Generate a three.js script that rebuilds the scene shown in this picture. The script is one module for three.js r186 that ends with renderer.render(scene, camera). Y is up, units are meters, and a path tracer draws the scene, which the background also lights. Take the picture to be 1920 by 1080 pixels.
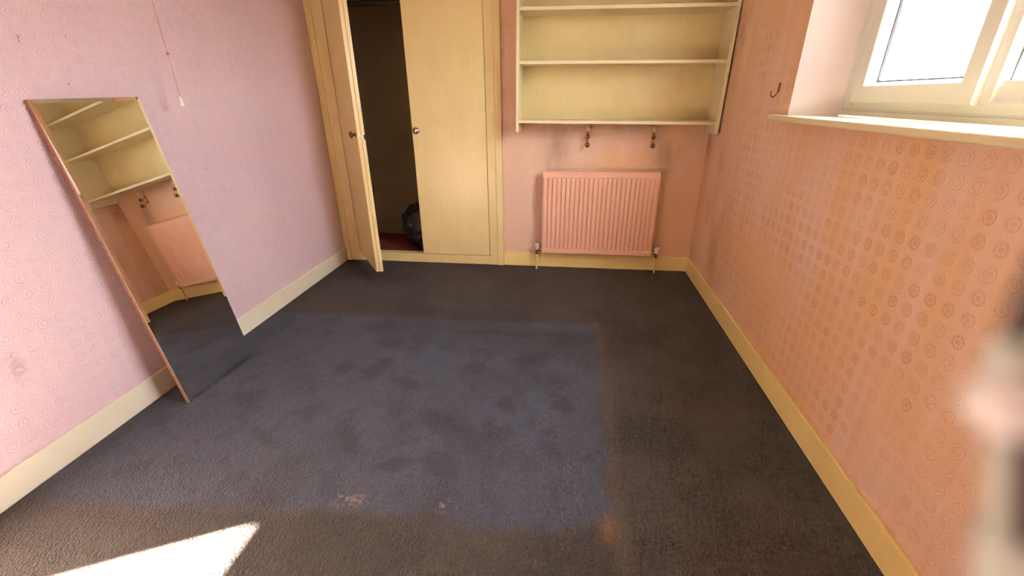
import * as THREE from 'three';
import { RoundedBoxGeometry } from 'three/addons/geometries/RoundedBoxGeometry.js';
import { mergeGeometries } from 'three/addons/utils/BufferGeometryUtils.js';

// ---------------------------------------------------------------- camera, sky, sun, exposure
const scene = new THREE.Scene();
const camera = new THREE.PerspectiveCamera(2 * Math.atan(540 / 813.5) * 180 / Math.PI, 16 / 9, 0.01, 200);
camera.position.set(-0.981, 1.3, 3.424);
camera.rotation.set(-0.414, 0.127, -0.009, 'YXZ');
camera.focus = 2.3;
camera.userData.fStop = 3.0;
scene.add(camera);

const renderer = new THREE.WebGLRenderer({ antialias: true });
renderer.toneMapping = THREE.LinearToneMapping;
renderer.toneMappingExposure = 1.12;
renderer.shadowMap.enabled = true;
renderer.shadowMap.type = THREE.PCFSoftShadowMap;

{ // hazy bright sky over a dull ground
  const W = 256, H = 128, d = new Float32Array(W * H * 4);
  for (let j = 0; j < H; j++) {
    const el = ((j + 0.5) / H - 0.5) * Math.PI, s = Math.sin(el);
    let c;
    if (s < 0) c = [0.12, 0.115, 0.10];
    else { const L = (1 + 2 * s) / 1.8; c = [0.90 * L, 0.96 * L, 1.06 * L]; } // bright haze, lighter overhead than at the horizon
    for (let i = 0; i < W; i++) { const o = (j * W + i) * 4; d[o] = c[0]; d[o + 1] = c[1]; d[o + 2] = c[2]; d[o + 3] = 1; }
  }
  const t = new THREE.DataTexture(d, W, H, THREE.RGBAFormat, THREE.FloatType);
  t.mapping = THREE.EquirectangularReflectionMapping; t.magFilter = THREE.LinearFilter; t.minFilter = THREE.LinearFilter;
  t.colorSpace = THREE.LinearSRGBColorSpace; t.needsUpdate = true;
  scene.background = t;
  scene.backgroundIntensity = 28;
}
const sun = new THREE.DirectionalLight(new THREE.Color(1.0, 0.91, 0.76), 1700);
sun.position.set(-1.967 + 2.140 * 3, 1.342 * 3, 2.54 - 1.082 * 3);
sun.target.position.set(-1.967, 0, 2.54);
sun.castShadow = true;
sun.shadow.radius = 2;
sun.shadow.mapSize.set(2048, 2048);
Object.assign(sun.shadow.camera, { left: -4, right: 4, top: 4, bottom: -4, near: 0.1, far: 20 });
scene.add(sun, sun.target);

// ---------------------------------------------------------------- helpers
let seed = 7;
const rnd = () => { seed = (seed * 1664525 + 1013904223) >>> 0; return seed / 4294967296; };
const HASH = new Float32Array(65536); for (let i = 0; i < 65536; i++) HASH[i] = rnd();
const hash = (x, y) => HASH[((x * 73 + y * 3571) ^ (y >> 3)) & 65535];
function noise(x, y) {
  const xi = Math.floor(x), yi = Math.floor(y); let u = x - xi, v = y - yi;
  u = u * u * (3 - 2 * u); v = v * v * (3 - 2 * v);
  const a = hash(xi, yi), b = hash(xi + 1, yi), c = hash(xi, yi + 1), e = hash(xi + 1, yi + 1);
  return a + (b - a) * u + (c - a) * v + (a - b - c + e) * u * v;
}
const fbm = (x, y, n = 4) => { let s = 0, a = 0.5, t = 0; for (let i = 0; i < n; i++) { s += a * noise(x, y); t += a; a *= 0.5; x = x * 2.03 + 17.1; y = y * 2.03 + 5.7; } return s / t; };
const clamp = (x, a = 0, b = 1) => Math.min(b, Math.max(a, x));
const sst = (a, b, x) => { const t = clamp((x - a) / (b - a)); return t * t * (3 - 2 * t); };
const mix3 = (a, b, t) => [a[0] + (b[0] - a[0]) * t, a[1] + (b[1] - a[1]) * t, a[2] + (b[2] - a[2]) * t];
const lin = (r, g, b) => [r, g, b].map(v => { v /= 255; return v <= 0.04045 ? v / 12.92 : Math.pow((v + 0.055) / 1.055, 2.4); });
const toS = v => Math.round(255 * clamp(v <= 0.0031308 ? v * 12.92 : 1.055 * Math.pow(v, 1 / 2.4) - 0.055));

// a texture computed over a rectangle of a surface given in metres
function paintMap(px, py, u0, u1, v0, v1, fn, colour = true) {
  const d = new Uint8Array(px * py * 4);
  for (let j = 0; j < py; j++) for (let i = 0; i < px; i++) {
    const u = u0 + (u1 - u0) * (i + 0.5) / px, v = v0 + (v1 - v0) * (j + 0.5) / py, c = fn(u, v), o = (j * px + i) * 4;
    if (colour) { d[o] = toS(c[0]); d[o + 1] = toS(c[1]); d[o + 2] = toS(c[2]); } else d[o] = d[o + 1] = d[o + 2] = Math.round(255 * clamp(c));
    d[o + 3] = 255;
  }
  const t = new THREE.DataTexture(d, px, py, THREE.RGBAFormat, THREE.UnsignedByteType);
  t.wrapS = t.wrapT = THREE.RepeatWrapping; t.magFilter = THREE.LinearFilter; t.minFilter = THREE.LinearMipmapLinearFilter; t.generateMipmaps = true; t.anisotropy = 8;
  if (colour) t.colorSpace = THREE.SRGBColorSpace;
  t.repeat.set(1 / (u1 - u0), 1 / (v1 - v0)); t.offset.set(-u0 / (u1 - u0), -v0 / (v1 - v0)); t.needsUpdate = true;
  return t;
}
const std = (o) => new THREE.MeshStandardMaterial(o);
const rgb = (r, g, b) => new THREE.Color().setRGB(...lin(r, g, b));

// uv in metres from world-aligned positions, one projection for each facing
function metreUV(g) {
  g = g.index ? g.toNonIndexed() : g; if (!g.attributes.normal) g.computeVertexNormals();
  const p = g.attributes.position, uv = new Float32Array(p.count * 2), A = new THREE.Vector3(), B = new THREE.Vector3(), C = new THREE.Vector3();
  for (let i = 0; i < p.count; i += 3) {
    A.fromBufferAttribute(p, i); B.fromBufferAttribute(p, i + 1).sub(A); C.fromBufferAttribute(p, i + 2).sub(A); B.cross(C);
    const nx = Math.abs(B.x), ny = Math.abs(B.y), nz = Math.abs(B.z);
    for (let k = i; k < i + 3; k++) {
      const x = p.getX(k), y = p.getY(k), z = p.getZ(k);
      if (nx >= ny && nx >= nz) { uv[2 * k] = z; uv[2 * k + 1] = y; } else if (nz >= ny) { uv[2 * k] = x; uv[2 * k + 1] = y; } else { uv[2 * k] = x; uv[2 * k + 1] = z; }
    }
  }
  g.setAttribute('uv', new THREE.BufferAttribute(uv, 2)); return g;
}
const span = (x0, x1, y0, y1, z0, z1, r = 0) => {
  const w = x1 - x0, h = y1 - y0, d = z1 - z0;
  const g = r > 0 ? new RoundedBoxGeometry(w, h, d, 2, Math.min(r, w / 2.01, h / 2.01, d / 2.01)) : new THREE.BoxGeometry(w, h, d);
  g.translate((x0 + x1) / 2, (y0 + y1) / 2, (z0 + z1) / 2); return metreUV(g);
};
function prismY(poly, y0, y1) { // polygon of [x, z] pairs, extruded upwards
  const s = new THREE.Shape(poly.map(([x, z]) => new THREE.Vector2(x, -z)));
  const g = new THREE.ExtrudeGeometry(s, { depth: y1 - y0, bevelEnabled: false }); g.rotateX(-Math.PI / 2); g.translate(0, y0, 0); return metreUV(g);
}
function mesh(name, geos, mat, parent = scene) {
  const list = (Array.isArray(geos) ? geos : [geos]).map(g => (g.index ? g.toNonIndexed() : g));
  list.forEach(g => { for (const k of Object.keys(g.attributes)) if (!['position', 'normal', 'uv'].includes(k)) g.deleteAttribute(k); g.clearGroups?.(); });
  const m = new THREE.Mesh(list.length > 1 ? mergeGeometries(list) : list[0], mat);
  m.name = name; m.castShadow = m.receiveShadow = true; parent.add(m); return m;
}
const struct = (o) => { o.userData.kind = 'structure'; return o; };
const tag = (o, label, category, group) => { o.userData.label = label; o.userData.category = category; if (group) o.userData.group = group; return o; };
const group = (name, parent = scene) => { const g = new THREE.Group(); g.name = name; parent.add(g); return g; };
const tube = (pts, r, seg = 32, rs = 10) => metreUV(new THREE.TubeGeometry(new THREE.CatmullRomCurve3(pts.map(p => new THREE.Vector3(...p))), seg, r, rs, false));
const lathe = (pts, seg = 28) => new THREE.LatheGeometry(pts.map(([r, y]) => new THREE.Vector2(r, y)), seg);

// ---------------------------------------------------------------- room measures
const XR = 0.008, XL = -2.884, ZF = 3.95, HC = 2.40, BB = 0.118, SILL = 1.216;
const W1 = { z0: 1.28, z1: 2.72, y0: 1.22, y1: 2.29 };

// ---------------------------------------------------------------- wallpaper: embossed medallions on a 61 mm square lattice
const P = 0.0607, PZ = 2.352 - 38 * P, PY = 0.728 - 11 * P;
function medallion(u, v) { // relief of one cell, 0..1: a caged rosette, pits between its bars, fine wavy lines around it
  const cu = (u / P - Math.round(u / P)) * P, cv = (v / P - Math.round(v / P)) * P;
  const r = Math.hypot(cu, cv), a = Math.atan2(cv, cu), bump = (x, w) => Math.exp(-Math.pow(x / w, 2));
  const rim = 0.0212 + 0.0008 * Math.cos(8 * a), inner = 0.0098 + 0.0012 * Math.cos(4 * a);
  let h = 0.50;
  if (r < rim + 0.003) {
    const bars8 = bump(Math.sin(4 * a) * r / 4, 0.0011), bars4 = bump(Math.sin(2 * a) * r / 2, 0.0011);
    h -= 0.40 * bump(r, 0.0062);
    if (r > inner) h -= 0.42 * Math.exp(-Math.pow((r - 0.0158) / 0.0042, 4)) * (1 - bars8);
    else h -= 0.30 * (1 - bars4) * bump(r - 0.006, 0.003);
    h += 0.42 * bump(r - rim, 0.0015) + 0.38 * bump(r - inner, 0.0013);
  } else {
    const q = Math.abs(cu) + Math.abs(cv), e = Math.min(Math.abs(q - 0.0335), Math.abs(q - 0.0395), Math.abs(q - 0.0455));
    h += 0.20 * bump(e, 0.0012) - 0.06;
  }
  return clamp(h);
}
const embossTile = paintMap(256, 256, PZ - P / 2, PZ + P / 2, PY - P / 2, PY + P / 2, (u, v) => medallion(u - PZ, v - PY), false);

const ROSE = lin(220, 191, 195), PEACH = lin(231, 195, 170), OCHRE = lin(224, 174, 116), DIRT_SHADE = lin(120, 84, 66);  // one wallpaper: cool skylight is tinted into ROSE, warm bounce into PEACH
const spot = (u, v, a, b, ra, rb) => Math.exp(-Math.pow((u - a) / ra, 2) - Math.pow((v - b) / rb, 2));
function paper(u, v, s, PINK = PEACH) { // base print with fine grain and broad uneven fading of the dye
  const n = fbm(u * 2.1 + s, v * 2.1, 4) - 0.5, f = fbm(u * 60 + s, v * 60, 2) - 0.5, k = 1 + 0.10 * n + 0.07 * f;
  return [PINK[0] * k, PINK[1] * (k + 0.05 * n), PINK[2] * (k - 0.08 * n)];
}
function leftPaper(z, y) {
  let c = paper(z, y, 3.3, ROSE);
  const flecks = [[2.36, 0.44, 0.030, 0.050], [0.89, 0.365, 0.014, 0.020], [0.93, 0.335, 0.008, 0.014]];
  for (const [a, b, ra, rb] of flecks) c = mix3(c, a > 2 ? DIRT_SHADE : lin(168, 170, 150), 0.35 * spot(z, y, a, b, ra, rb) * sst(0.3, 0.6, fbm(z * 70, y * 70, 3)));
  // scuffs and tiny knocks in the paper
  const g = noise(z * 55 + 9, y * 55), h = noise(z * 6 + 2, y * 6 + 4);
  if (g > 0.985 && h > 0.66) c = mix3(c, lin(120, 70, 62), 0.8);
  return c;
}
function rightPaper(z, y) {
  let c = paper(z, y, 8.1);
  // ochre stains that run down the paper in streaks
  const streak = fbm(z * 9 + 0.6 * y, y * 0.8 + 3, 4), blot = fbm(z * 2.6 + 4, y * 2.2 + 9, 4);
  c = mix3(c, OCHRE, 0.70 * sst(0.36, 0.66, 0.55 * streak + 0.45 * blot));
  // grey-brown mould mottling, with corner shade painted in as a fade
  c = mix3(c, DIRT_SHADE, 0.55 * sst(0.40, 0.72, fbm(z * 3.2 + 21, y * 1.7 + 2, 4)) * sst(1.1, 0.2, z) * (0.55 + 0.9 * (fbm(z * 45, y * 45, 2) - 0.2)));
  // patchy dirt in the medallions, with recess shade painted into pits, ridges paler
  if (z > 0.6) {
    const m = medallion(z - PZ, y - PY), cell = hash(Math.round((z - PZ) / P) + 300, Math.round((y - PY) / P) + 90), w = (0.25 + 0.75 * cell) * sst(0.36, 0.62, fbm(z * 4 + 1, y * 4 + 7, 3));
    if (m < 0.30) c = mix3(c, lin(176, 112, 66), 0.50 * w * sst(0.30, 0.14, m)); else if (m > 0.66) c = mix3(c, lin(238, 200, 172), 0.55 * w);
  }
  return c;
}
function backPaper(x, y) {
  let c = paper(x, y, 14.7);
  const soot = 0.75 * spot(x, y, -1.08, 0.93, 0.09, 0.17) + 0.85 * spot(x, y, -0.27, 0.92, 0.10, 0.16) + 0.5 * spot(x, y, -0.75, 1.10, 0.7, 0.05);
  c = mix3(c, lin(112, 82, 66), clamp(soot * (0.15 + 1.1 * fbm(x * 14, y * 5, 4)) * 0.9));
  return mix3(c, OCHRE, 0.5 * sst(0.45, 0.7, fbm(x * 3 + 2, y * 2, 3)));
}
const paperMat = (map, depth = 0.0011) => std({ map, bumpMap: embossTile, bumpScale: depth, roughness: 0.62 });
const M = {};
M.left = paperMat(paintMap(2048, 1024, 0, ZF, 0, HC, leftPaper));
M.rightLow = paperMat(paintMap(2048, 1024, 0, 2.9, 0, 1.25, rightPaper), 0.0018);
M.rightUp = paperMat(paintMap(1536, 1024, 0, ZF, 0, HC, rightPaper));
M.back = paperMat(paintMap(1024, 1024, -1.6, 0.1, 0, HC, backPaper));
M.reveal = std({ color: rgb(240, 230, 228), roughness: 0.6 });
M.plain = std({ color: rgb(220, 192, 188), roughness: 0.8 });
M.ceiling = std({ color: rgb(236, 228, 214), roughness: 0.9 });

// paint: yellow-cream gloss with brush marks and handling dirt
const gloss = (base, s, along = 1, dirt = 0.12) => paintMap(512, 512, 0, 1.2, 0, 1.2, (u, v) => {
  const b = along ? fbm(u * 120 + s, v * 3, 3) : fbm(u * 3 + s, v * 120, 3), n = fbm(u * 3 + s, v * 3 + s, 4);
  const k = 1 + 0.05 * (b - 0.5) + 0.10 * (n - 0.5);
  return mix3(base.map(x => x * k), lin(176, 132, 74), dirt * sst(0.5, 0.75, fbm(u * 7 + s, v * 5, 4)));
});
const brush = paintMap(256, 256, 0, 0.5, 0, 0.5, (u, v) => fbm(u * 160, v * 6, 3), false);
const CREAM = lin(232, 211, 150), PALE = lin(230, 218, 176);
M.cream = std({ map: gloss(CREAM, 2), bumpMap: brush, bumpScale: 0.0004, roughness: 0.32 });
M.door = std({ map: gloss(CREAM, 5, 1, 0.06), bumpMap: brush, bumpScale: 0.0005, roughness: 0.28 });
M.skirtWarmLit = std({ map: gloss(lin(244, 222, 146), 7, 0, 0.06), roughness: 0.34 });  // same skirting paint, with warm bounced light tinted into this copy
M.skirtDaylit = std({ map: gloss(lin(236, 226, 198), 17, 0, 0.05), roughness: 0.34 });  // left-wall copy of that paint, paled by daylight put into the colour
M.shelf = std({ map: gloss(PALE, 9, 0, 0.08), roughness: 0.42 });
M.shelfBack = std({ map: gloss(lin(216, 200, 144), 12, 1, 0.10), roughness: 0.5 });
M.sill = std({ map: gloss(PALE, 15, 0), roughness: 0.3 });
M.pvc = std({ color: rgb(236, 238, 230), roughness: 0.25 });
M.gasket = std({ color: rgb(40, 42, 46), roughness: 0.7 });
M.glass = new THREE.MeshPhysicalMaterial({ color: 0xffffff, transmission: 1, thickness: 0, roughness: 0, ior: 1.5 });
M.radiator = std({ color: rgb(238, 188, 160), roughness: 0.35 });
M.brass = std({ color: rgb(176, 132, 86), metalness: 0.9, roughness: 0.32 });
M.knobEnd = std({ color: rgb(132, 92, 62), metalness: 0.85, roughness: 0.18 });
M.bronze = std({ color: rgb(96, 64, 44), metalness: 0.7, roughness: 0.4 });
M.chrome = std({ color: rgb(196, 190, 180), metalness: 1, roughness: 0.22 });
M.mirror = std({ color: new THREE.Color(0.88, 0.88, 0.86), metalness: 1, roughness: 0.0 });
M.board = std({ map: paintMap(256, 256, 0, 0.4, 0, 0.4, (u, v) => mix3(lin(140, 76, 38), lin(96, 50, 26), fbm(u * 20, v * 120, 3))), roughness: 0.6 });
M.darkwood = std({ color: rgb(58, 38, 28), roughness: 0.5 });
M.closet = std({ map: paintMap(256, 256, 0, 1, 0, 1, (u, v) => lin(150, 128, 104).map(x => x * (0.85 + 0.3 * fbm(u * 4, v * 4, 4)))), roughness: 0.85 });
M.redfloor = std({ map: paintMap(256, 256, 0, 1, 0, 1, (u, v) => lin(110, 44, 30).map(x => x * (0.6 + 0.8 * fbm(u * 30, v * 30, 4)))), roughness: 0.9 });
M.plastic = std({ color: rgb(8, 8, 9), roughness: 0.6 });
M.white = std({ color: rgb(232, 224, 206), roughness: 0.4 });
M.cord = std({ color: rgb(190, 140, 112), roughness: 0.8 });

// ---------------------------------------------------------------- carpet
const BLUE = lin(54, 58, 70), SLATE = lin(42, 44, 53), BROWN = lin(36, 28, 23), INK = lin(24, 25, 33), DUST = lin(52, 44, 39);
const blots = [ // darker crushed patches: x, z, half sizes, turn
  [-1.738, 1.722, 0.085, 0.050, 0.3], [-1.437, 1.549, 0.085, 0.06, 0], [-1.50, 1.98, 0.09, 0.05, 0.4], [-1.32, 2.04, 0.16, 0.08, -0.5], [-1.42, 2.20, 0.10, 0.06, 0.2],
  [-1.92, 1.60, 0.07, 0.10, 0.5], [-2.10, 1.62, 0.09, 0.05, 0], [-1.95, 1.36, 0.08, 0.05, 0.3], [-1.15, 1.42, 0.10, 0.05, -0.3], [-1.0, 1.60, 0.09, 0.08, 0], [-0.95, 1.78, 0.06, 0.05, 0.4],
  [-1.28, 1.16, 0.30, 0.035, 0.02], [-0.95, 1.2, 0.10, 0.10, 0], [-1.86, 2.10, 0.10, 0.04, 0.8], [-1.62, 2.24, 0.12, 0.03, -0.3], [-1.22, 1.82, 0.06, 0.05, 0.8], [-2.45, 1.9, 0.09, 0.05, 0.2], [-2.2, 2.15, 0.1, 0.03, 0.4]];
function carpet(x, z) {
  const warp = 0.05 * (fbm(x * 5, z * 5, 3) - 0.5), n = fbm(x * 3.1, z * 3.1, 5);
  const X = x + warp, Z = z + 0.05 * (fbm(x * 5 + 40, z * 5, 3) - 0.5);
  // inside the mark of a bed that once stood here the pile is bluer and less soiled
  const bed = sst(-0.755, -0.80, X) * sst(0.96, 1.02, Z + 0.02 * X) * sst(2.40, 2.30, Z + 0.06 * X + 0.12 * (n - 0.5));
  let c = mix3(mix3(DUST, BROWN, sst(0.3, 0.7, n)), mix3(BLUE, SLATE, sst(0.35, 0.7, n)), bed);
  const edge = Math.exp(-Math.pow((X + 0.755) / 0.028, 2)) * sst(0.95, 1.0, Z);
  c = mix3(c, lin(70, 56, 48), 0.5 * edge);
  c = mix3(c, lin(96, 64, 40), 0.75 * spot(X, Z, -0.80, 2.41, 0.035, 0.06) + 0.35 * spot(X, Z, -0.77, 0.98, 0.03, 0.03));
  c = mix3(c, lin(66, 40, 27), 0.30 * sst(0.48, 0.7, fbm(x * 4 + 8, z * 4 + 3, 4)) * sst(-0.7, -0.5, X));
  for (const [a, b, ra, rb, t] of blots) {
    const dx = X - a, dz = Z - b; if (Math.abs(dx) > 0.5 || Math.abs(dz) > 0.5) continue;
    const p = (dx * Math.cos(t) + dz * Math.sin(t)) / ra, q = (-dx * Math.sin(t) + dz * Math.cos(t)) / rb;
    c = mix3(c, INK, 0.55 * sst(1.5, 0.35, Math.hypot(p, q) + 1.2 * (fbm(x * 22, z * 22, 3) - 0.5)));
  }
  const small = fbm(x * 11 + 5, z * 11, 4); c = mix3(c, INK, 0.30 * bed * sst(0.54, 0.74, small));
  // trodden-in crumbs
  c = mix3(c, lin(132, 112, 88), 0.7 * sst(0.5, 0.62, fbm(x * 90, z * 90, 2)) * spot(x, z, -1.70, 2.395, 0.05, 0.03) + 0.5 * sst(0.45, 0.6, fbm(x * 80, z * 80, 2)) * spot(x, z, -1.36, 2.385, 0.03, 0.02));
  const g = noise(x * 330, z * 330), k = 0.60 + 0.80 * (0.6 * g + 0.4 * noise(x * 170 + 3, z * 120));
  return [c[0] * k, c[1] * k, c[2] * k];
}
const pile = paintMap(1024, 1024, 0, 0.5, 0, 0.5, (u, v) => {
  const wrap = (f, p) => { const a = f(u, v), b = f(u - 0.5, v), s = u / 0.5; return a * (1 - s) + b * s; };
  const w = 0.004 * noise(u * 90, v * 90);
  return 0.65 * wrap((x, y) => noise((x + w) * 260, y * 150)) + 0.35 * wrap((x, y) => noise(x * 520 + 7, y * 520));
}, false);
M.carpet = new THREE.MeshPhysicalMaterial({ map: paintMap(2048, 2048, XL, XR, 0, ZF, carpet), bumpMap: pile, bumpScale: 0.010, roughness: 1, sheen: 0.15, sheenRoughness: 0.6, sheenColor: new THREE.Color(0.35, 0.36, 0.42) });

// ---------------------------------------------------------------- floor, ceiling, walls
struct(mesh('floor', span(XL - 0.12, XR + 0.3, -0.12, 0, -0.06, ZF + 0.12), M.carpet));
struct(mesh('ceiling', span(XL - 0.12, XR + 0.3, HC, HC + 0.12, -0.9, ZF + 0.12), M.ceiling));
struct(mesh('wall_left', span(XL - 0.12, XL, 0, HC, -0.9, ZF + 0.12), M.left));
struct(mesh('wall_front', span(XL - 0.12, XR + 0.3, 0, HC, ZF, ZF + 0.12), M.plain));
struct(mesh('wall_back', span(-1.49, XR + 0.3, 0, HC, -0.10, 0), M.back));
struct(mesh('wall_back_header', span(XL, -1.49, 2.121, HC, -0.10, 0), M.back));
{
  const w = struct(group('wall_right')), xo = XR + 0.30, zj0 = 1.147, zj1 = 2.86;
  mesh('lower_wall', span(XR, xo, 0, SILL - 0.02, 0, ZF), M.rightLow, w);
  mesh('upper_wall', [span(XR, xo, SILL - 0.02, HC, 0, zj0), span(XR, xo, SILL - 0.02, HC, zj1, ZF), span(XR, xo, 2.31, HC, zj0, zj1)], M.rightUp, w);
  mesh('window_reveal', prismY([[XR, zj0], [0.15, W1.z0 + 0.004], [xo, W1.z0 + 0.004], [xo, zj0]], SILL - 0.02, 2.31), M.reveal, w);
  mesh('window_reveal', prismY([[XR, zj1], [xo, zj1], [xo, W1.z1 - 0.004], [0.15, W1.z1 - 0.004]], SILL - 0.02, 2.31), M.reveal, w);
}
// skirting boards: flat with a rounded top arris
const skirtX = (x, s) => span(Math.min(x, x + s * 0.015), Math.max(x, x + s * 0.015), 0, BB, 0, ZF, 0.004);
struct(mesh('baseboard_left', skirtX(XL, 1), M.skirtDaylit));
struct(mesh('baseboard_right', skirtX(XR, -1), M.skirtWarmLit));
struct(mesh('baseboard_back', span(-1.482, XR - 0.014, 0, BB, 0, 0.014, 0.004), M.skirtWarmLit));

// ---------------------------------------------------------------- window
function mitred(z0, z1, y0, y1, prof) { // a profile of [inset, x] swept round a rectangle in the window plane
  const pos = [], cor = (i) => { const [k, x] = prof[i]; return [[x, y0 + k, z0 + k], [x, y0 + k, z1 - k], [x, y1 - k, z1 - k], [x, y1 - k, z0 + k]]; };
  for (let i = 0; i + 1 < prof.length; i++) { const a = cor(i), b = cor(i + 1); for (let s = 0; s < 4; s++) { const t = (s + 1) % 4; pos.push(...a[s], ...b[s], ...b[t], ...a[s], ...b[t], ...a[t]); } }
  const g = new THREE.BufferGeometry(); g.setAttribute('position', new THREE.Float32BufferAttribute(pos, 3)); g.computeVertexNormals(); return metreUV(g);
}
{
  const w = struct(group('window_1'));
  mesh('frame', mitred(W1.z0, W1.z1, W1.y0, W1.y1, [[0, 0.21], [0, 0.153], [0.003, 0.150], [0.018, 0.150], [0.020, 0.156], [0.024, 0.156], [0.026, 0.150], [0.050, 0.150], [0.054, 0.154], [0.056, 0.160], [0.110, 0.162], [0.112, 0.21], [0, 0.21]]), M.pvc, w);
  mesh('mullion', span(0.150, 0.21, W1.y0 + 0.05, W1.y1 - 0.05, 1.930, 1.990, 0.004), M.pvc, w);
  // opening casement
  const s = [1.372, 1.955, 1.268, W1.y1 - 0.045];
  const sash = mesh('sash', mitred(...s, [[0, 0.165], [0, 0.136], [0.004, 0.132], [0.060, 0.132], [0.064, 0.136], [0.066, 0.2], [0, 0.2], [0, 0.165]]), M.pvc, w);
  mesh('glazing_bead', mitred(...s, [[0.060, 0.138], [0.064, 0.139], [0.072, 0.162], [0.075, 0.178]]), M.pvc, sash);
  mesh('gasket', mitred(...s, [[0.073, 0.168], [0.078, 0.168], [0.078, 0.178]]), M.gasket, sash);
  mesh('pane', span(0.176, 0.180, s[2] + 0.068, s[3] - 0.068, s[0] + 0.068, s[1] - 0.068), M.glass, sash);
  const cap = lathe([[0, 0.006], [0.008, 0.005], [0.011, 0]], 16); cap.rotateZ(Math.PI / 2); cap.translate(0.150, 1.258, 1.352); mesh('hinge_cap', cap, M.white, w);
  // fixed light
  const f = [1.968, W1.z1 - 0.05, 1.262, W1.y1 - 0.045];
  mesh('glazing_bead', mitred(...f, [[0, 0.2], [0, 0.152], [0.010, 0.150], [0.030, 0.166], [0.034, 0.178]]), M.pvc, w);
  mesh('gasket', mitred(...f, [[0.032, 0.170], [0.036, 0.170], [0.036, 0.178]]), M.gasket, w);
  mesh('pane', span(0.176, 0.180, f[2] + 0.01, f[3] - 0.01, f[0] + 0.01, f[1] - 0.01), M.glass, w);
  const sill = [span(-0.042, XR + 0.001, SILL - 0.026, SILL, 1.06, 2.95, 0.006), span(XR - 0.006, 0.16, SILL - 0.026, SILL, 1.15, 2.855)];
  mesh('window_sill', sill, M.sill, w);
}

// ---------------------------------------------------------------- built-in wardrobe
{
  const w = tag(group('built_in_wardrobe'), 'cream painted built-in wardrobe with one door ajar', 'wardrobe');
  const FX0 = -2.876, TOP = 2.03;
  mesh('architrave', span(XL + 0.001, -2.832, 0, 2.12, 0.001, 0.026, 0.004), M.cream, w);
  mesh('jamb', span(-2.834, -2.752, 0, 2.06, -0.08, 0.018, 0.003), M.cream, w);
  mesh('jamb', span(-1.598, -1.532, 0, 2.06, -0.08, 0.018, 0.003), M.cream, w);
  mesh('architrave', span(-1.534, -1.483, 0, 2.12, 0.001, 0.026, 0.004), M.cream, w);
  mesh('head', span(-2.834, -1.532, TOP + 0.003, 2.12, -0.08, 0.018, 0.003), M.cream, w);
  mesh('threshold', span(-2.753, -1.597, 0, 0.078, -0.05, 0.014, 0.003), M.cream, w);
  const knobShape = () => { const g = lathe([[0, 0.048], [0.012, 0.047], [0.022, 0.041], [0.025, 0.033], [0.021, 0.025], [0.010, 0.020], [0.008, 0.008], [0.017, 0.005], [0.019, 0]], 28); g.rotateX(Math.PI / 2); return g; };
  const hinge = (parent, x, y, z) => { const g = new THREE.CylinderGeometry(0.005, 0.005, 0.075, 10); g.translate(x, y, z); const k = [g]; for (const e of [-1, 1]) { const b = new THREE.SphereGeometry(0.0055, 8, 6); b.translate(x, y + e * 0.039, z); k.push(b); } mesh('hinge', k, M.cream, parent); };
  // closed door
  const d1 = group('door', w); mesh('panel', span(-2.176, -1.601, 0.082, TOP, -0.020, 0.022, 0.004), M.door, d1);
  const k1 = mesh('knob', knobShape(), M.chrome, d1); k1.position.set(-2.135, 1.075, 0.022);
  for (const y of [0.24, 1.0, 1.87]) hinge(w, -1.600, y, 0.024);
  // door standing open, hinged at the left jamb
  const d2 = group('door', w); d2.position.set(-2.748, 0, 0.022); d2.rotation.y = -53 * Math.PI / 180;
  mesh('panel', span(0.004, 0.578, 0.082, TOP, -0.042, 0, 0.004), M.door, d2);
  mesh('rebate_strip', [span(0.572, 0.586, 0.082, 1.045, -0.050, -0.026, 0.002), span(0.572, 0.586, 1.075, TOP, -0.050, -0.026, 0.002)], M.cream, d2);
  mesh('catch', span(0.574, 0.588, 1.048, 1.066, -0.040, -0.016, 0.003), M.white, d2);
  const k2 = mesh('knob', knobShape(), M.bronze, d2); k2.position.set(0.530, 1.075, 0); k2.scale.setScalar(0.9);
  for (const y of [0.24, 1.0, 1.87]) hinge(w, -2.750, y, 0.024);
}
{ // the closet behind the doors
  const zb = -0.66;
  struct(mesh('wall_closet_back', span(XL - 0.1, -1.38, 0, HC, zb - 0.1, zb), M.closet));
  struct(mesh('wall_closet_right', span(-1.49, -1.38, 0, HC, zb, -0.10), M.closet));
  struct(mesh('wall_closet_left', span(XL, XL + 0.02, 0.045, HC, zb, -0.081), M.closet));
  struct(mesh('floor_closet', span(XL, -1.49, -0.12, 0.045, zb, -0.052), M.redfloor));
  struct(mesh('baseboard_closet', [span(XL + 0.02, -1.49, 0.045, 0.15, zb, zb + 0.014, 0.003), span(XL + 0.02, XL + 0.034, 0.045, 0.15, zb + 0.014, -0.085, 0.003)], M.closet));
  const g = new THREE.CylinderGeometry(0.016, 0.016, 1.372, 20); g.rotateZ(Math.PI / 2);
  const r = tag(mesh('clothes_rail', g, M.darkwood), 'dark wooden clothes rail across the top of the wardrobe', 'rail'); r.position.set(-2.177, 1.955, -0.25);
}
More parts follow.
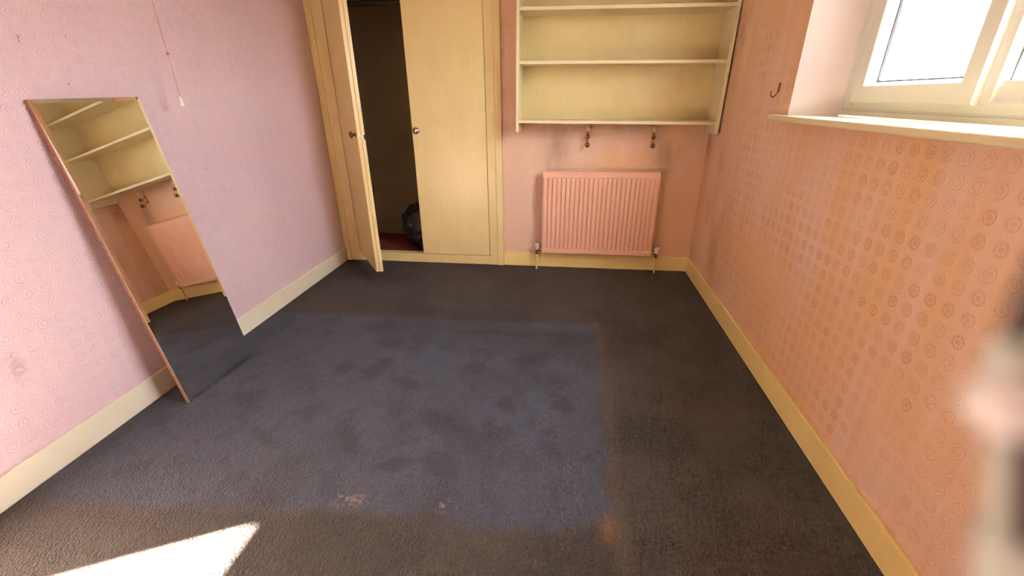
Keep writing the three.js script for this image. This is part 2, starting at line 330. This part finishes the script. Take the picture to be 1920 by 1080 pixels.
{ // knotted rubbish bag on the closet floor
  const bag = tag(group('rubbish_bag'), 'black plastic rubbish bag slumped on the wardrobe floor', 'bag'); bag.position.set(-2.245, 0.045, -0.30);
  const g = new THREE.SphereGeometry(1, 72, 56), p = g.attributes.position;
  for (let i = 0; i < p.count; i++) {
    let x = p.getX(i), y = p.getY(i), z = p.getZ(i); const a = Math.atan2(z, x);
    const crease = 0.11 * Math.abs(Math.sin(a * 4 + 5 * y + 5 * fbm(a + 9, y * 2, 3))) + 0.34 * (fbm(x * 2.5 + 5, y * 2.5 + z * 2, 4) - 0.5);
    const t = (y + 1) / 2, rad = (1 - crease) * (0.22 - 0.02 * t) * (t > 0.9 ? 1 - 0.8 * (t - 0.9) : 1);
    p.setXYZ(i, x * rad, Math.max(0, 0.205 + y * 0.215 * (1 - 0.6 * crease)), z * rad);
  }
  g.computeVertexNormals(); mesh('sack', g, M.plastic, bag);
  const k = lathe([[0.018, 0.405], [0.014, 0.425], [0.03, 0.45], [0.045, 0.49], [0.02, 0.48], [0, 0.47]], 18); mesh('tied_neck', k, M.plastic, bag);
}

// ---------------------------------------------------------------- wall shelf unit
{
  const s = tag(group('shelf_unit'), 'cream painted wall shelf unit with open shelves above radiator', 'shelf');
  s.position.set(-1.350, 1.078, 0.001); s.rotation.z = -0.010;
  const Wd = 1.340, D = 0.258, TOP = 1.10;
  mesh('side', span(0, 0.021, 0, TOP, 0, D, 0.002), M.shelf, s);
  mesh('side', span(Wd - 0.021, Wd, 0, TOP, 0, D, 0.002), M.shelf, s);
  mesh('back_panel', span(0.021, Wd - 0.021, 0.055, TOP, 0, 0.008), M.shelfBack, s);
  for (const y of [0.058, 0.420, 0.720, 1.06]) mesh('shelf_board', span(0.021, Wd - 0.021, y, y + 0.020, 0.008, D - 0.004, 0.002), M.shelf, s);
}

// ---------------------------------------------------------------- coat hooks under the shelf
function coatHook() {
  const h = group('coat_hook');
  mesh('mounting_block', span(-0.010, 0.010, -0.036, 0.0, 0, 0.055, 0.002), M.shelf, h);
  const plate = new RoundedBoxGeometry(0.020, 0.085, 0.004, 2, 0.0018); plate.translate(0, -0.075, 0.002); mesh('back_plate', plate, M.brass, h);
  const arm = (y0, y1, out) => tube([[0, y0, 0.004], [0, y0 - 0.012, out * 0.4], [0, y1 - 0.008, out * 0.8], [0, y1 + 0.004, out]], 0.0042, 24, 8);
  mesh('arm', [arm(-0.05, -0.082, 0.055), arm(-0.10, -0.135, 0.075)], M.brass, h);
  for (const [y, z, r] of [[-0.072, 0.062, 0.0145], [-0.127, 0.078, 0.0175]]) { const b = new THREE.SphereGeometry(r, 20, 14); b.translate(0, y, z); mesh('knob_end', b, M.knobEnd, h); }
  return h;
}
const hook1 = tag(coatHook(), 'brass double coat hook under shelf, farther from the window wall', 'coat hook', 'coat hooks under the shelf');
hook1.position.set(-0.846, 1.105, 0.001);
const hook2 = hook1.clone(); hook2.name = 'coat_hook_001'; scene.add(hook2); hook2.position.set(-0.376, 1.102, 0.003); hook2.rotation.y = -0.13;
hook2.userData = { label: 'brass double coat hook under shelf, closer to the window wall', category: 'coat hook', group: 'coat hooks under the shelf' };

// ---------------------------------------------------------------- radiator
{
  const r = tag(group('radiator'), 'pink painted fluted panel radiator on the back wall', 'radiator');
  const x0 = -1.164, x1 = -0.304, y0 = 0.148, y1 = 0.790, N = 25, zf = 0.100, zb = 0.048, yb = y0 + 0.040, yt = y1 - 0.046;
  // fluted panel: rounded ribs between narrow valleys, closing to flat rails above and below
  const nx = N * 12, ny = 16, pos = [], idx = [];
  for (let j = 0; j <= ny; j++) for (let i = 0; i <= nx; i++) {
    const u = i / nx, v = j / ny, ph = (u * N) % 1, e = Math.min(1, Math.min(v, 1 - v) / 0.03);
    const valley = Math.pow(Math.abs(2 * ph - 1), 7) * 0.013 * e;
    pos.push(x0 + 0.004 + (x1 - x0 - 0.008) * u, yb + (yt - yb) * v, zf + 0.003 * e - valley);
  }
  for (let j = 0; j < ny; j++) for (let i = 0; i < nx; i++) { const a = j * (nx + 1) + i, b = a + nx + 1; idx.push(a, a + 1, b + 1, a, b + 1, b); }
  const g = new THREE.BufferGeometry(); g.setAttribute('position', new THREE.Float32BufferAttribute(pos, 3)); g.setIndex(idx); g.computeVertexNormals();
  mesh('fluted_panel', metreUV(g), M.radiator, r);
  mesh('panel_body', span(x0, x1, y0, y1 - 0.004, zb, zf - 0.012, 0.006), M.radiator, r);
  mesh('top_rail', span(x0, x1, yt - 0.002, y1 - 0.008, zb, zf + 0.001, 0.006), M.radiator, r);
  mesh('bottom_rail', span(x0, x1, y0, yb + 0.002, zb, zf + 0.001, 0.006), M.radiator, r);
  for (const x of [x0, x1 - 0.006]) mesh('side_edge', span(x, x + 0.006, yb, yt, zb, zf, 0.002), M.radiator, r);
  mesh('top_seam', span(x0 + 0.002, x1 - 0.002, y1 - 0.010, y1, zb + 0.006, zf - 0.010, 0.003), M.radiator, r);
  for (const x of [-1.0, -0.47]) mesh('wall_bracket', span(x - 0.015, x + 0.015, y0 + 0.05, y1 - 0.06, 0.001, zb + 0.002), M.radiator, r);
  for (const [x, e] of [[-1.203, 1], [-0.262, -1]]) {
    const px = x, zc = 0.072;
    const pipe = new THREE.CylinderGeometry(0.0078, 0.0078, 0.135, 16); pipe.translate(px, 0.0675, zc); mesh('pipe', pipe, M.cream, r);
    const v = lathe([[0.009, 0.130], [0.0125, 0.132], [0.0125, 0.148], [0.010, 0.150], [0.014, 0.155], [0.014, 0.176], [0.010, 0.180]], 18); v.translate(px, 0, zc);
    const tail = new THREE.CylinderGeometry(0.008, 0.008, 0.042, 14); tail.rotateZ(Math.PI / 2); tail.translate(px + e * 0.022, 0.168, zc);
    const nut = new THREE.CylinderGeometry(0.0135, 0.0135, 0.014, 6); nut.rotateZ(Math.PI / 2); nut.translate(px + e * 0.024, 0.168, zc);
    mesh('valve', [v, tail, nut], M.chrome, r);
    const cap = lathe([[0.010, 0.178], [0.017, 0.182], [0.0175, 0.208], [0.015, 0.214], [0, 0.215]], 18); cap.translate(px, 0, zc); mesh('valve_cap', cap, M.white, r);
  }
}

// ---------------------------------------------------------------- leaning mirror
{
  const m = tag(group('leaning_mirror'), 'tall frameless mirror with brown wooden edge leaning against wall', 'mirror');
  const Wm = 0.410, Hm = 1.318, lean = 0.1275;
  m.position.set(-2.680, 0.005, 1.773); m.rotation.set(0.020, -0.055, lean, 'YZX');
  mesh('backing_board', span(-0.022, -0.008, 0, Hm, -Wm / 2, Wm / 2, 0.001), M.board, m);
  const b = 0.014, f = [[-Wm / 2, Wm / 2], [0.001, Hm]], y0 = f[1][0], y1 = f[1][1], z0 = f[0][0], z1 = f[0][1];
  const face = new THREE.BufferGeometry();
  face.setAttribute('position', new THREE.Float32BufferAttribute([0, y0 + b, z1 - b, 0, y0 + b, z0 + b, 0, y1 - b, z0 + b, 0, y0 + b, z1 - b, 0, y1 - b, z0 + b, 0, y1 - b, z1 - b], 3)); face.computeVertexNormals();
  mesh('mirror_glass', metreUV(face), M.mirror, m);
  mesh('bevel', mitred(z0, z1, y0, y1, [[b, 0], [0.0004, -0.0018]]), M.mirror, m);
  mesh('glass_edge', mitred(z0, z1, y0, y1, [[0.0004, -0.0018], [0, -0.008]]), std({ color: rgb(120, 140, 128), roughness: 0.2 }), m);
}

// ---------------------------------------------------------------- pull cord
{
  const c = tag(group('pull_cord'), 'thin light pull cord with white plastic end hanging by left wall', 'pull cord'); c.position.set(XL + 0.108, 0, 1.435);
  const top = lathe([[0, 0], [0.012, 0], [0.016, 0.012], [0.034, 0.018], [0.038, 0.045], [0.038, 0.05]], 24); top.translate(0, HC - 0.05, 0); mesh('ceiling_switch', top, M.white, c);
  mesh('cord', tube([[0, HC - 0.045, 0], [0.001, 2.0, 0], [0, 1.6, 0.001], [0, 1.31, 0]], 0.0014, 40, 8), M.cord, c);
  const knot = new THREE.SphereGeometry(0.0065, 14, 10); knot.scale(1, 0.9, 1); knot.translate(0, 1.491, 0); mesh('connector', knot, std({ color: rgb(150, 84, 62), roughness: 0.5 }), c);
  mesh('pull_end', (() => { const g = lathe([[0, 1.318], [0.004, 1.316], [0.006, 1.305], [0.009, 1.285], [0.011, 1.276], [0.008, 1.273], [0, 1.273]], 18); return g; })(), M.white, c);
}

// ---------------------------------------------------------------- small hook on the window wall
{
  const h = tag(group('wall_hook'), 'small rusty metal hook screwed into wall beside the window', 'hook'); h.position.set(XR, 1.322, 1.0);
  const plate = new RoundedBoxGeometry(0.005, 0.040, 0.013, 2, 0.002); plate.translate(-0.0025, 0.012, 0); mesh('plate', plate, M.bronze, h);
  mesh('hook_wire', tube([[-0.004, 0.004, 0], [-0.010, -0.018, 0], [-0.020, -0.030, -0.002], [-0.030, -0.026, -0.003], [-0.034, -0.004, -0.003]], 0.0026, 28, 8), M.bronze, h);
}

// ---------------------------------------------------------------- banded strap dangling close to the lens, out of focus
{
  const pose = new THREE.Object3D(); pose.position.set(-0.981, 1.3, 3.424); pose.rotation.set(-0.414, 0.127, -0.009, 'YXZ'); pose.updateMatrixWorld(); // where the photograph was taken
  const D = 0.056, at = (px, py, d = D) => new THREE.Vector3((px - 960) / 813.5 * d, -(py - 540) / 813.5 * d, -d).applyMatrix4(pose.matrixWorld);
  const st = tag(group('strap'), 'blurred strap with pale grey and black bands and a white bead', 'strap');
  st.position.copy(at(1925, 1300));
  const loc = (px, py, d) => at(px, py, d).sub(st.position).toArray();
  const pale = std({ color: rgb(186, 194, 184), roughness: 0.9 }), dark = std({ color: rgb(52, 44, 42), roughness: 0.9 }), white = std({ color: rgb(250, 252, 250), roughness: 0.35 });
  mesh('core_cord', tube([loc(2010, 480), loc(1962, 590), loc(1936, 760), loc(1926, 900), loc(1928, 1080), loc(1925, 1300)], 0.0034, 60, 12), dark, st);
  for (const [a, b, x] of [[640, 735, 1938], [1000, 1290, 1916]]) mesh('pale_band', tube([loc(x, a), loc(x - 2, (a + b) / 2), loc(x, b)], 0.0044, 16, 14), pale, st);
  mesh('pale_edge', tube([loc(1925, 640), loc(1900, 740), loc(1882, 850), loc(1878, 960), loc(1886, 1080), loc(1895, 1290)], 0.0015, 40, 10), pale, st);
  const b = new THREE.SphereGeometry(0.0042, 24, 16); b.translate(...loc(1892, 757, D - 0.004)); mesh('bead', b, white, st);
}

renderer.render(scene, camera);
